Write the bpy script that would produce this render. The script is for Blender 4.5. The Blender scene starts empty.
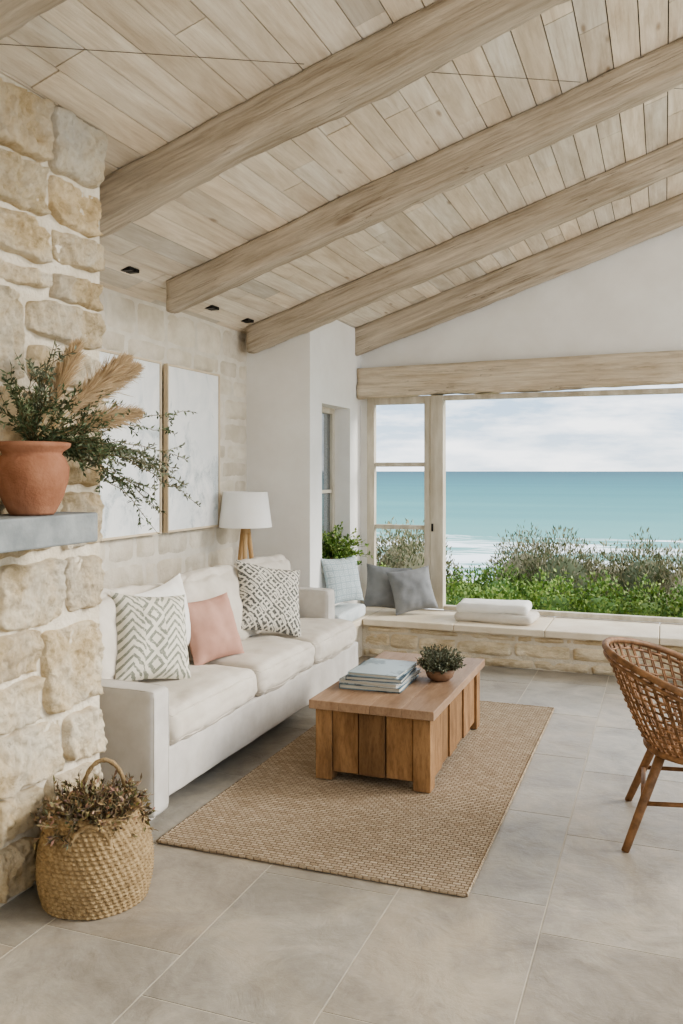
import bpy, math, random
import numpy as np
from mathutils import Vector, Matrix, noise, Euler
random.seed(7); rng=np.random.default_rng(7)
D=bpy.data; SC=bpy.context.scene
def s2l(c):
    return tuple(((x/255)/12.92 if x/255<=0.04045 else ((x/255+0.055)/1.055)**2.4) for x in c)
# ---------------------------------------------------------------- mesh builder
class MB:
    def __init__(s): s.v=[];s.f=[];s.c=[];s.m=[];s.uv=None
    def add(s,vs,fs,col=(1,1,1),m=0):
        b=len(s.v); s.v.extend([tuple(v) for v in vs])
        for f in fs: s.f.append(tuple(b+i for i in f)); s.c.append(col); s.m.append(m)
    def box(s,lo,hi,col=(1,1,1),m=0,M=None):
        x0,y0,z0=lo;x1,y1,z1=hi
        vs=[Vector(p) for p in ((x0,y0,z0),(x1,y0,z0),(x1,y1,z0),(x0,y1,z0),(x0,y0,z1),(x1,y0,z1),(x1,y1,z1),(x0,y1,z1))]
        if M: vs=[M@v for v in vs]
        s.add(vs,[(0,3,2,1),(4,5,6,7),(0,1,5,4),(1,2,6,5),(2,3,7,6),(3,0,4,7)],col,m)
    def tube(s,path,r,seg=8,col=(1,1,1),m=0,closed=False):
        P=[Vector(p) for p in path]; n=len(P)
        R=r if hasattr(r,'__len__') else [r]*n
        vs=[];up=None
        for i,p in enumerate(P):
            if closed: t=P[(i+1)%n]-P[i-1]
            else: t=P[min(i+1,n-1)]-P[max(i-1,0)]
            if t.length<1e-9: t=Vector((0,0,1))
            t.normalize()
            if up is None:
                up=Vector((0,0,1)) if abs(t.z)<.9 else Vector((1,0,0))
            a=(up-t*up.dot(t))
            if a.length<1e-6: a=t.orthogonal()
            a.normalize(); up=a; b=t.cross(a)
            for k in range(seg):
                th=2*math.pi*k/seg
                vs.append(p+a*math.cos(th)*R[i]+b*math.sin(th)*R[i])
        fs=[]
        for i in range(n if closed else n-1):
            j=(i+1)%n
            for k in range(seg):
                fs.append((i*seg+k,i*seg+(k+1)%seg,j*seg+(k+1)%seg,j*seg+k))
        if not closed:
            fs.append(tuple(range(seg))[::-1]); fs.append(tuple((n-1)*seg+k for k in range(seg)))
        s.add(vs,fs,col,m)
    def lathe(s,prof,c,seg=32,col=(1,1,1),m=0,disp=None):
        vs=[]
        for (r,z) in prof:
            for k in range(seg):
                th=2*math.pi*k/seg; rr=r+(disp(th,z,r) if disp else 0)
                vs.append((c[0]+rr*math.cos(th),c[1]+rr*math.sin(th),c[2]+z))
        fs=[]
        for i in range(len(prof)-1):
            for k in range(seg):
                fs.append((i*seg+k,i*seg+(k+1)%seg,(i+1)*seg+(k+1)%seg,(i+1)*seg+k))
        s.add(vs,fs,col,m)
    def leaf(s,p,d,L,w,col=(1,1,1),m=0):
        p=Vector(p);d=Vector(d).normalized()
        sd=d.cross(Vector((random.uniform(-1,1),random.uniform(-1,1),random.uniform(-1,1))))
        if sd.length<1e-5: sd=d.orthogonal()
        sd.normalize(); n=d.cross(sd)
        s.add([p,p+d*L*.45+sd*w+n*w*.3,p+d*L,p+d*L*.45-sd*w+n*w*.3],[(0,1,2,3)],col,m)
    def build(s,name,mats,smooth=False,bevel=0,seg=2):
        me=D.meshes.new(name); me.from_pydata(s.v,[],s.f)
        if not isinstance(mats,(list,tuple)): mats=[mats]
        for m in mats: me.materials.append(m)
        me.polygons.foreach_set('material_index',s.m)
        if smooth: me.polygons.foreach_set('use_smooth',[True]*len(s.f))
        at=me.color_attributes.new('Col','FLOAT_COLOR','CORNER')
        arr=np.repeat(np.array([(*c,1) for c in s.c],dtype=np.float32),[len(f) for f in s.f],axis=0)
        at.data.foreach_set('color',arr.ravel())
        if s.uv is not None:
            ul=me.uv_layers.new(name='UVMap')
            idx=np.concatenate([np.array(f) for f in s.f]); ul.data.foreach_set('uv',np.array(s.uv,dtype=np.float32)[idx].ravel())
        me.update(); ob=D.objects.new(name,me); SC.collection.objects.link(ob)
        if bevel:
            b=ob.modifiers.new('bevel','BEVEL'); b.width=bevel; b.segments=seg; b.limit_method='ANGLE'; b.angle_limit=.6
        return ob
def group(name,parts):
    bpy.context.view_layer.update()
    lo=Vector((1e9,)*3);hi=Vector((-1e9,)*3)
    for p in parts:
        for c in p.bound_box:
            w=p.matrix_world@Vector(c)
            for i in range(3): lo[i]=min(lo[i],w[i]);hi[i]=max(hi[i],w[i])
    e=D.objects.new(name,None); e.location=((lo.x+hi.x)/2,(lo.y+hi.y)/2,lo.z); e.empty_display_size=.1
    SC.collection.objects.link(e); bpy.context.view_layer.update()
    for p in parts: p.parent=e; p.matrix_parent_inverse=e.matrix_world.inverted()
    return e
# ---------------------------------------------------------------- materials
class NT:
    def __init__(s,name):
        s.mat=D.materials.new(name); s.mat.use_nodes=True; s.t=s.mat.node_tree; s.n=s.t.nodes; s.b=s.n['Principled BSDF']
    def N(s,t,**k):
        n=s.n.new(t)
        for a,b in k.items(): setattr(n,a,b)
        return n
    def L(s,a,b): s.t.links.new(a,b)
    def math(s,op,a,b=None,c=None):
        n=s.n.new('ShaderNodeMath'); n.operation=op
        for i,x in enumerate((a,b,c)):
            if x is None: continue
            if isinstance(x,(int,float)): n.inputs[i].default_value=x
            else: s.L(x,n.inputs[i])
        return n.outputs[0]
    def mix(s,f,a,b,mode='MIX'):
        n=s.n.new('ShaderNodeMix'); n.data_type='RGBA'; n.blend_type=mode
        for sock,x in ((n.inputs[0],f),(n.inputs[6],a),(n.inputs[7],b)):
            if isinstance(x,(int,float)): sock.default_value=x
            elif isinstance(x,tuple): sock.default_value=(*x[:3],1)
            else: s.L(x,sock)
        return n.outputs[2]
    def coords(s,scale=(1,1,1),kind='Object',rot=None):
        tc=s.n.new('ShaderNodeTexCoord'); out=tc.outputs[kind]
        if rot:
            m0=s.n.new('ShaderNodeMapping'); m0.inputs['Rotation'].default_value=rot; s.L(out,m0.inputs[0]); out=m0.outputs[0]
        mp=s.n.new('ShaderNodeMapping'); mp.inputs['Scale'].default_value=scale
        s.L(out,mp.inputs[0]); return mp.outputs[0]
    def noise(s,vec,scale,detail=4,rough=.55,dist=0):
        n=s.n.new('ShaderNodeTexNoise'); s.L(vec,n.inputs['Vector'])
        n.inputs['Scale'].default_value=scale;n.inputs['Detail'].default_value=detail;n.inputs['Roughness'].default_value=rough;n.inputs['Distortion'].default_value=dist
        return n.outputs['Fac']
    def ramp(s,f,a,b,ca=(0,0,0),cb=(1,1,1)):
        n=s.n.new('ShaderNodeValToRGB'); e=n.color_ramp.elements
        e[0].position=a;e[1].position=b;e[0].color=(*ca,1);e[1].color=(*cb,1); s.L(f,n.inputs[0]); return n.outputs[0]
    def bump(s,h,st=.3,dist=.01,prev=None):
        n=s.n.new('ShaderNodeBump'); n.inputs['Strength'].default_value=st;n.inputs['Distance'].default_value=dist
        s.L(h,n.inputs['Height'])
        if prev: s.L(prev,n.inputs['Normal'])
        return n.outputs[0]
def mat(name,c1,c2=None,scale=5,st=(1,1,1),rough=.7,bump=.2,bscale=40,bst=None,bdist=.01,attr=False,lo=.35,hi=.65,detail=5,spec=.3,dist=0,sheen=0,streak=0,streakc=(.50,.46,.41)):
    m=NT(name); c1=s2l(c1); c2=s2l(c2) if c2 else c1
    v=m.coords(st); f=m.noise(v,scale,detail,.6,dist)
    col=m.ramp(f,lo,hi,c1,c2)
    if streak:
        v3=m.coords(bst or st); f3=m.noise(v3,bscale*1.6,8,.7,.3); col=m.mix(streak,col,m.ramp(f3,.34,.55,streakc,(1,1,1)),'MULTIPLY')
    if attr:
        a=m.N('ShaderNodeAttribute',attribute_name='Col'); col=m.mix(1.0,col,a.outputs['Color'],'MULTIPLY')
    m.L(col,m.b.inputs['Base Color']); m.b.inputs['Roughness'].default_value=rough; m.b.inputs['Specular IOR Level'].default_value=spec
    if sheen: m.b.inputs['Sheen Weight'].default_value=sheen
    if bump:
        v2=m.coords(bst or st); h=m.noise(v2,bscale,6,.6)
        m.L(m.bump(h,bump,bdist),m.b.inputs['Normal'])
    return m.mat
EX,EZ,SL=-3.25,2.745,.33
def beammat(name,c1,c2,rotY):
    """old sawn timber: grain, checks and knots running along the beam"""
    m=NT(name); rt=(0,rotY,0)
    f=m.noise(m.coords((.55,5,5),rot=rt),2.2,9,.62,.5); col=m.ramp(f,.3,.66,s2l(c1),s2l(c2))
    g=m.noise(m.coords((.7,22,22),rot=rt),2.2,8,.7,.25); col=m.mix(.6,col,m.ramp(g,.32,.55,(.55,.51,.46),(1,1,1)),'MULTIPLY')
    cr=m.noise(m.coords((.30,12,12),rot=rt),1.6,3,.5,.4); crk=m.ramp(m.math('ABSOLUTE',m.math('SUBTRACT',cr,.5)),.0,.008)
    gate=m.ramp(m.noise(m.coords((.8,1,1),rot=rt),1.7,2),.50,.58); crk=m.math('MAXIMUM',crk,m.math('SUBTRACT',1.0,gate))
    col=m.mix(m.math('MULTIPLY',m.math('SUBTRACT',1.0,crk),.6),col,s2l((92,76,60)))
    vo=m.N('ShaderNodeTexVoronoi'); vo.inputs['Scale'].default_value=1; m.L(m.coords((1.3,5,5),rot=rt),vo.inputs['Vector'])
    col=m.mix(.5,col,m.ramp(vo.outputs['Distance'],.06,.13,(.4,.31,.24),(1,1,1)),'MULTIPLY')
    m.L(col,m.b.inputs['Base Color']); m.b.inputs['Roughness'].default_value=.88; m.b.inputs['Specular IOR Level'].default_value=.12
    b=m.bump(g,.9,.02); b=m.bump(crk,.6,.012,b); m.L(b,m.b.inputs['Normal']); return m.mat
M_plaster=mat('white_plaster',(234,231,225),(241,239,234),3,rough=.85,bump=.08,bscale=20)
def stonemat():
    m=NT('rough_limestone'); a=m.N('ShaderNodeAttribute',attribute_name='Col'); v=m.coords()
    f=m.noise(v,5,10,.68,.3); r=m.N('ShaderNodeValToRGB'); m.L(f,r.inputs[0]); e=r.color_ramp.elements
    e[0].position=.3;e[0].color=(*s2l((190,168,134)),1);e[1].position=.66;e[1].color=(*s2l((240,230,210)),1)
    q=e.new(.46);q.color=(*s2l((223,206,175)),1)
    f2=m.noise(v,30,9,.78); col=m.mix(.5,r.outputs[0],m.ramp(f2,.36,.50,(.60,.54,.47),(1,1,1)),'MULTIPLY')
    f3=m.noise(v,2.2,5,.6); col=m.mix(m.ramp(f3,.50,.66),col,s2l((226,218,203)))
    col=m.mix(1.0,col,a.outputs['Color'],'MULTIPLY'); m.L(col,m.b.inputs['Base Color']); m.b.inputs['Roughness'].default_value=.95; m.b.inputs['Specular IOR Level'].default_value=.1
    b=m.bump(m.noise(v,13,10,.72,.3),1.0,.035); b=m.bump(f2,.8,.012,b); m.L(b,m.b.inputs['Normal']); return m.mat
M_stone=stonemat()
M_mortar=mat('lime_mortar',(206,194,172),(224,213,194),8,rough=.95,bump=1.0,bscale=30,bdist=.015)
M_wstone=mat('washed_limestone_blocks',(208,198,180),(230,222,208),5,rough=.9,bump=.6,bscale=30,attr=True,spec=.15,bdist=.015)
M_wmortar=mat('washed_joints',(212,203,187),(226,218,204),8,rough=.95,bump=.3)
M_seatstone=mat('window_seat_limestone',(196,178,148),(232,219,194),5,st=(1,1,2.5),rough=.85,bump=.7,bscale=26,bdist=.02,attr=True,streak=.25)
M_slab=mat('limestone_slab',(212,197,172),(232,220,200),4,rough=.7,bump=.35,bscale=26,lo=.3,hi=.7)
M_mantel=mat('grey_mantel_stone',(114,118,118),(148,151,149),6,rough=.8,bump=.5,bscale=30)
def plankmat():
    m=NT('whitewashed_planks'); a=m.N('ShaderNodeAttribute',attribute_name='Col')
    v=m.coords((5,.7,5)); f=m.noise(v,2.4,8,.65,.4); col=m.ramp(f,.28,.66,s2l((206,192,172)),s2l((243,235,221)))
    v2=m.coords((22,.8,22)); g=m.noise(v2,3,6,.7,.2); col=m.mix(.36,col,m.ramp(g,.3,.55,(.68,.64,.59),(1,1,1)),'MULTIPLY')
    vo=m.N('ShaderNodeTexVoronoi'); vo.inputs['Scale'].default_value=1; m.L(m.coords((6,1.7,6)),vo.inputs['Vector'])
    kn=m.ramp(vo.outputs['Distance'],.035,.10,(.42,.32,.24),(1,1,1)); col=m.mix(.65,col,kn,'MULTIPLY')
    col=m.mix(1.0,col,a.outputs['Color'],'MULTIPLY'); m.L(col,m.b.inputs['Base Color']); m.b.inputs['Roughness'].default_value=.8; m.b.inputs['Specular IOR Level'].default_value=.2
    m.L(m.bump(g,.5,.01),m.b.inputs['Normal']); return m.mat
M_plank=plankmat()
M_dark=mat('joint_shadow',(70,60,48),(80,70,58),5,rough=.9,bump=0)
M_beam=beammat('weathered_oak_beam',(172,158,138),(222,210,192),math.atan(SL))
M_header=beammat('pale_lintel_oak',(200,182,156),(234,221,200),0)
M_frame=mat('painted_window_wood',(184,174,155),(212,204,188),3,st=(4,4,.8),rough=.7,bump=.15)
M_table=mat('honey_oak',(116,86,57),(168,132,94),2.6,st=(5,5,1.2),rough=.75,bump=.3,bscale=8,attr=True,lo=.28,hi=.7,detail=8,dist=.5,streak=.6)
M_tabletop=mat('honey_oak_top',(138,110,86),(172,144,119),2.4,st=(7,1,4),rough=.5,bump=.15,bscale=8,attr=True,lo=.28,hi=.7,detail=8,dist=.4,spec=.35,streak=.35)
M_sofa=mat('oatmeal_linen',(190,184,175),(206,201,193),6,rough=.95,bump=.25,bscale=350,bdist=.003,sheen=.1)
M_cush=mat('cream_linen',(202,193,179),(214,206,193),6,rough=.95,bump=.25,bscale=350,bdist=.003,sheen=.1)
M_white=mat('white_cotton',(222,218,209),(232,229,222),6,rough=.95,bump=.2,bscale=250,bdist=.003)
M_matt=mat('pale_blue_grey_ticking',(196,202,202),(214,218,216),9,st=(12,1,1),rough=.95,bump=.2,bscale=250,bdist=.003)
M_pink=mat('dusty_pink_linen',(178,138,122),(190,152,136),6,rough=.95,bump=.25,bscale=300,bdist=.003)
M_grey=mat('grey_linen',(124,125,126),(144,145,145),6,rough=.95,bump=.25,bscale=300,bdist=.003)
M_terra=mat('terracotta',(132,90,68),(164,120,96),5,rough=.9,bump=.5,bscale=30,spec=.15)
M_leaf=mat('foliage',(255,255,255),(225,225,225),8,rough=.6,bump=0,attr=True)
M_rattan=mat('rattan_cane',(106,78,54),(150,114,82),18,rough=.55,bump=.2,bscale=80,attr=True)
M_lampwood=mat('lamp_ash',(194,158,114),(210,178,136),4,st=(4,4,1),rough=.5,bump=.1)
M_black=mat('black_metal',(24,22,20),None,3,rough=.4,bump=0)
M_cable=mat('cable_sheath',(84,74,64),None,3,rough=.6,bump=0)
M_oakframe=mat('pale_oak_frame',(208,190,162),(222,206,180),4,rough=.6,bump=.1)
M_shade=mat('linen_shade',(240,237,230),(244,242,237),5,rough=.9,bump=.15,bscale=200,bdist=.002)
def basketmat():
    m=NT('woven_seagrass'); a=m.N('ShaderNodeAttribute',attribute_name='Col')
    v=m.coords((1,1,1)); f=m.noise(v,45,6,.7); col=m.ramp(f,.3,.7,s2l((118,96,66)),s2l((178,154,116)))
    col=m.mix(1.0,col,a.outputs['Color'],'MULTIPLY')
    m.L(col,m.b.inputs['Base Color']); m.b.inputs['Roughness'].default_value=.9
    m.L(m.bump(m.noise(m.coords((1,1,.35)),160,5),.8,.008),m.b.inputs['Normal']); return m.mat
M_basket=basketmat()
def tilemat():
    m=NT('slate_floor_tiles'); a=m.N('ShaderNodeAttribute',attribute_name='Col')
    v=m.coords((1,1,1)); f=m.noise(v,2.3,10,.68,.8); r=m.N('ShaderNodeValToRGB'); m.L(f,r.inputs[0]); e=r.color_ramp.elements
    e[0].position=.3;e[0].color=(*s2l((142,136,126)),1);e[1].position=.72;e[1].color=(*s2l((194,187,174)),1); q=e.new(.5);q.color=(*s2l((169,163,152)),1)
    f2=m.noise(v,14,8,.7); col=m.mix(.5,r.outputs[0],m.ramp(f2,.35,.7,(.60,.58,.56),(1,1,1)),'MULTIPLY')
    f3=m.noise(v,1.1,6,.6,1.5); col=m.mix(m.math('MULTIPLY',m.ramp(f3,.5,.7),.45),col,s2l((190,177,154)))
    col=m.mix(1.0,col,a.outputs['Color'],'MULTIPLY')
    m.L(col,m.b.inputs['Base Color'])
    m.L(m.ramp(f2,.3,.7,(.34,)*3,(.56,)*3),m.b.inputs['Roughness'])
    b=m.bump(m.noise(v,5,9,.62,.5),.5,.018); b=m.bump(m.noise(v,45,6,.65),.2,.005,b)
    m.L(b,m.b.inputs['Normal']); return m.mat
M_tile=tilemat()
M_grout=mat('floor_grout',(192,185,171),(206,199,185),10,rough=.95,bump=.2)
def rugmat():
    m=NT('jute_weave'); v=m.coords((1,1,1))
    br=m.N('ShaderNodeTexBrick'); br.offset=.5; m.L(v,br.inputs['Vector'])
    br.inputs['Scale'].default_value=1; br.inputs['Brick Width'].default_value=.034; br.inputs['Row Height'].default_value=.02
    br.inputs['Mortar Size'].default_value=.003; br.inputs['Mortar Smooth'].default_value=1; br.inputs['Bias'].default_value=0
    br.inputs['Color1'].default_value=(*s2l((204,186,162)),1);br.inputs['Color2'].default_value=(*s2l((182,163,139)),1);br.inputs['Mortar'].default_value=(*s2l((152,134,111)),1)
    f=m.noise(m.coords((1,8,1)),5,6,.7); col=m.mix(.65,br.outputs['Color'],m.ramp(f,.3,.7,(.64,.61,.58),(1,1,1)),'MULTIPLY')
    m.L(col,m.b.inputs['Base Color']); m.b.inputs['Roughness'].default_value=.95; m.b.inputs['Specular IOR Level'].default_value=.1
    h=m.math('MULTIPLY',br.outputs['Fac'],-1.0); h=m.math('ADD',h,m.math('MULTIPLY',m.noise(v,130,4),.8))
    m.L(m.bump(h,1.0,.009),m.b.inputs['Normal']); return m.mat
M_rug=rugmat()
def patmat(name,base,ink,n,kind):
    m=NT(name); v=m.coords((n,n,1),'UV'); sp=m.N('ShaderNodeSeparateXYZ'); m.L(v,sp.inputs[0])
    wob=m.math('MULTIPLY',m.math('SUBTRACT',m.noise(v,3,5),.5),.22)
    u=m.math('ADD',sp.outputs[0],wob); w=m.math('ADD',sp.outputs[1],wob)
    fu=m.math('ABSOLUTE',m.math('SUBTRACT',m.math('FRACT',u),.5)); fv=m.math('ABSOLUTE',m.math('SUBTRACT',m.math('FRACT',w),.5))
    if kind=='diamond':
        d=m.math('ADD',fu,fv); k=m.math('FRACT',m.math('MULTIPLY',d,3.0)); mask=m.math('GREATER_THAN',k,.40)
        t=m.math('GREATER_THAN',m.math('FRACT',m.math('MULTIPLY',m.math('ADD',u,w),2.5)),.28); mask=m.math('MULTIPLY',mask,t)
    elif kind=='tribal':
        d=m.math('ADD',fu,m.math('MULTIPLY',fv,1.0)); k=m.math('FRACT',m.math('MULTIPLY',d,2.6)); ma=m.math('GREATER_THAN',k,.55)
        ch=m.math('FRACT',m.math('MULTIPLY',m.math('ADD',w,fu),3.0)); mb_=m.math('GREATER_THAN',ch,.6)
        sel=m.math('GREATER_THAN',m.math('FRACT',m.math('MULTIPLY',u,.5)),.5)
        mask=m.math('ADD',m.math('MULTIPLY',ma,sel),m.math('MULTIPLY',mb_,m.math('SUBTRACT',1.0,sel)))
    else:
        d=m.math('MAXIMUM',fu,fv); k=m.math('FRACT',m.math('MULTIPLY',d,4.0)); mask=m.math('GREATER_THAN',k,.58)
    br=m.ramp(m.noise(v,9,4),.3,.5,(.45,)*3,(1,)*3)
    mask=m.math('MULTIPLY',mask,br)
    col=m.mix(m.math('MULTIPLY',mask,.88),s2l(base),s2l(ink)); m.L(col,m.b.inputs['Base Color']); m.b.inputs['Roughness'].default_value=.95
    m.L(m.bump(m.noise(m.coords(),300,3),.25,.003),m.b.inputs['Normal']); return m.mat
M_pat1=patmat('tribal_print_linen',(216,210,195),(116,120,106),3.4,'tribal')
M_pat2=patmat('ikat_print_linen',(216,210,196),(48,52,52),4.2,'diamond')
M_pat3=patmat('soft_check_linen',(192,200,200),(152,168,172),7,'sq')
def artmat(name,seed):
    m=NT(name); tc=m.coords((1,1,1)); 
    mp=m.N('ShaderNodeMapping'); mp.inputs['Location'].default_value=(seed,seed*2,seed); mp.inputs['Scale'].default_value=(1,1.6,1.1); m.L(tc,mp.inputs[0])
    sp=m.N('ShaderNodeSeparateXYZ'); m.L(tc,sp.inputs[0]); z=sp.outputs[2]
    f=m.noise(mp.outputs[0],2.4,8,.65,1.0); base=m.ramp(f,.35,.6,s2l((230,232,231)),s2l((246,245,242)))
    zz=m.math('ABSOLUTE',m.math('SUBTRACT',1.58,z)); g=m.noise(mp.outputs[0],3.0,9,.70,.8)
    k=m.ramp(m.math('SUBTRACT',g,m.math('MULTIPLY',m.math('MINIMUM',zz,.6),.34)),.42,.56)
    col=m.mix(m.math('MULTIPLY',k,.5),base,s2l((168,180,184)))
    g2=m.noise(mp.outputs[0],12,8,.8,1.2); k2=m.math('MULTIPLY',m.ramp(g2,.54,.60),k); col=m.mix(m.math('MULTIPLY',k2,.4),col,s2l((112,122,122)))
    g3=m.noise(mp.outputs[0],7,4,.6,2.0); ln=m.math('SUBTRACT',1.0,m.ramp(m.math('ABSOLUTE',m.math('SUBTRACT',g3,.5)),.0,.010)); col=m.mix(m.math('MULTIPLY',m.math('MULTIPLY',ln,k),.6),col,s2l((92,100,98)))
    m.L(col,m.b.inputs['Base Color']); m.b.inputs['Roughness'].default_value=.35; return m.mat
# ---------------------------------------------------------------- room shell
def cz(x): return EZ+SL*(x-EX)
def floor():
    mb=MB(); random.seed(3)
    xs=[-.405+.545*k for k in range(-7,8)]
    for i,x0 in enumerate(xs):
        y=-1.6-random.random()*.5
        if i==7: y=3.026-.86*6
        elif i==6: y=2.36-.86*5
        elif i==5: y=2.24-.86*5
        while y<7.7:
            L=.86; g=.0028
            t=random.uniform(.86,1.06); w=random.uniform(-.01,.035)
            x1=x0+.545; y1=min(y+L,7.7)
            if x1>EX-.2: mb.box((x0+g,y+g,-.03),(x1-g,y1-g,0),(t+w,t,t-w))
            y+=L
    a=mb.build('tiles',M_tile)
    g=MB(); g.box((-4.3,-2.6,-.12),(4.0,7.72,-.0015)); b=g.build('grout_bed',M_grout)
    group('floor',[a,b])
floor()
def planks():
    mb=MB(); random.seed(11); al=math.atan(SL); W=.142
    n=int((2.6-EX+.2)/(math.cos(al)*W))
    for i in range(n):
        s0=i*W; y=-2.2-random.random()*2
        while y<7.68:
            L=random.choice([.9,1.4,1.9,2.4]); y1=min(y+L,7.9)
            x0=EX-.1+s0*math.cos(al); x1=EX-.1+(s0+W-.006)*math.cos(al)
            z0=cz(x0);z1=cz(x1); ya=y+.003; yb=y1-.003
            t=random.uniform(.86,1.05); 
            if random.random()<.13: t*=.86
            wm=random.uniform(-.02,.04); col=(t+wm,t,t-wm*1.4); dz=random.uniform(0,.004)
            if yb>ya:
                vs=[(x0,ya,z0+dz),(x1,ya,z1+dz),(x1,yb,z1+dz),(x0,yb,z0+dz)]
                mb.add(vs+[(a,b,c+.02) for a,b,c in vs],[(0,3,2,1),(4,5,6,7),(0,1,5,4),(1,2,6,5),(2,3,7,6),(3,0,4,7)],col)
            y=y1
            if y>=7.9: break
    a=mb.build('planks',M_plank)
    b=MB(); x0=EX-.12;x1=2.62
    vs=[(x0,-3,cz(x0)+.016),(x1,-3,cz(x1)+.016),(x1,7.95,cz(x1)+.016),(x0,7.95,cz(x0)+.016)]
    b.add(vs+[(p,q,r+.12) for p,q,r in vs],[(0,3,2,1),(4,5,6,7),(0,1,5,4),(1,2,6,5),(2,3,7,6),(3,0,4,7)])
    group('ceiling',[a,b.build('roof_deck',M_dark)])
planks()
def beam(name,x0,x1,yf,w,h,m,zf=None,amp=.012,lf=.010):
    mb=MB(); n=int((x1-x0)/.035); K=7; pts=[]
    for e in range(4):
        for k in range(K):
            t=k/K
            pts.append([(-1+2*t,-1),(1,-1+2*t),(1-2*t,1),(-1,1-2*t)][e])
    vs=[]
    for i in range(n+1):
        x=x0+(x1-x0)*i/n; zc=(zf(x) if zf else cz(x))-h/2
        for (a,b) in pts:
            q=math.hypot(a,b); f=1-.07*max(0,q-1)
            wob=lf*noise.noise(Vector((x*.9,yf,2))); 
            yy=yf-w/2+a*w/2*f+wob; zz=zc+b*h/2*f
            d=amp*(noise.noise(Vector((x*1.3+yf*3,yy*6,zz*6)))*1.1+.7*noise.noise(Vector((x*4,yy*14,zz*14+yf)))+.4*noise.noise(Vector((x*10,yy*40,zz*40+yf))))
            top=b>.95
            vs.append((x,yy+a*d,zz+(b*d+lf*noise.noise(Vector((x*1.1,yf*2,7))) if not top else 0)))
    P=len(pts); fs=[]
    for i in range(n):
        for k in range(P):
            fs.append((i*P+k,i*P+(k+1)%P,(i+1)*P+(k+1)%P,(i+1)*P+k))
    fs.append(tuple(range(P))[::-1]); fs.append(tuple(n*P+k for k in range(P)))
    mb.add(vs,fs); return mb.build(name,m,smooth=True)
for i,(xs,yf) in enumerate(((-2.18,2.18),(EX+.02,3.57),(-3.00,4.92),(-3.17,6.40))):
    beam('ceiling_beam' if i==0 else f'ceiling_beam.{i:03d}',xs,2.4,yf,.15,.20,M_beam,lf=.018)
beam('ceiling_beam.004',-2.70,2.4,7.63,.11,.25,M_beam,amp=.008)
beam('window_lintel_beam',-2.68,2.2,7.75,.20,.27,M_header,zf=lambda x:2.56+.012*(x+2.7),amp=.022,lf=.022)
def stone_panel(name,o,u,v,n,W,H,rh,rw,depth,mS,res=.022,gap=.014,rough=.014,seed=1,cols=None,edge=.03,split=.4,chis=False):
    """irregular stones laid in courses on a panel; o origin,u,v axes,n outward"""
    random.seed(seed); o=Vector(o);u=Vector(u);v=Vector(v);n=Vector(n); mb=MB(); y=0
    while y<H-.02:
        h=random.uniform(*rh); 
        if y+h>H-rh[0]*.6: h=H-y
        x=-random.uniform(0,rw[0]); 
        while x<W-.01:
            w=random.uniform(*rw)
            if x+w>W-rw[0]*.6: w=W-x
            xa=max(x,0)
            cells=[(xa,y,x+w,y+h)]
            if h>rh[1]*.7 and rh[1]>.25 and random.random()<split:
                q=random.uniform(.35,.65); cells=[(xa,y,x+w,y+h*q),(xa,y+h*q,x+w,y+h)]
            for (a,b,c,d) in cells:
                if c-a<.04 or d-b<.03: continue
                col=random.choice(cols); t=random.uniform(.9,1.05); col=tuple(q*t for q in col)
                g=gap*random.uniform(.6,1.4); nx=max(4,int((c-a)/res)); ny=max(4,int((d-b)/res)); dd=depth*random.uniform(.6,1.2); so=random.uniform(0,99)
                tx,ty=random.uniform(-1,1)*depth*.6,random.uniform(-1,1)*depth*.6
                vs=[];sk=[random.uniform(-1,1)*gap*1.8 for _ in range(8)]
                cut=random.uniform(1.45,1.85)
                for j in range(ny+1):
                    for i in range(nx+1):
                        s=i/nx;t2=j/ny
                        X=(a+g+sk[0]*(1-t2)+sk[1]*t2)*(1-s)+(c-g+sk[2]*(1-t2)+sk[3]*t2)*s
                        Y=(b+g+sk[4]*(1-s)+sk[5]*s)*(1-t2)+(d-g+sk[6]*(1-s)+sk[7]*s)*t2
                        cx=(s-.5)*2;cy=(t2-.5)*2
                        rr=max(0,abs(cx)+abs(cy)-cut)*.30
                        X-=cx*rr*min(c-a,d-b)*.5; Y-=cy*rr*min(c-a,d-b)*.5
                        ed=min(s*(c-a),(1-s)*(c-a),t2*(d-b),(1-t2)*(d-b))
                        e=min(1,ed/edge); prof=math.sqrt(max(0,1-(1-e)**2))
                        if i in(0,nx) or j in(0,ny): z=-.006
                        else:
                            if chis:
                                tb=noise.turbulence(Vector((X*6+so,Y*6,so)),4,True,amplitude_scale=.6,frequency_scale=2.1)
                                z=dd*prof+prof*(tx*cx+ty*cy)+rough*prof*(.8-tb)*1.3+rough*.35*noise.noise(Vector((X*42,Y*42,so)))
                            else: z=dd*prof+rough*prof*(noise.noise(Vector((X*7+so,Y*7,so)))*1.3+.7*noise.noise(Vector((X*22,Y*22+so,so))))
                        jg=gap*(1.4 if chis else .8)
                        X=min(max(X+noise.noise(Vector((Y*13,so,X*4)))*jg,0),W); Y=min(max(Y+noise.noise(Vector((X*13,so+5,1)))*jg,0),H)
                        vs.append(o+u*X+v*Y+n*z)
                fs=[(j*(nx+1)+i,j*(nx+1)+i+1,(j+1)*(nx+1)+i+1,(j+1)*(nx+1)+i) for j in range(ny) for i in range(nx)]
                if u.cross(v).dot(n)<0: fs=[f[::-1] for f in fs]
                mb.add(vs,fs,col)
            x+=w
        y+=h
    return mb.build(name,mS,smooth=True)
WARM=[(1,.96,.88),(1.03,1.0,.94),(.95,.90,.82),(1.05,1.03,1.0),(.95,.92,.88),(1,.93,.82),(.98,.97,.95)]
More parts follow.
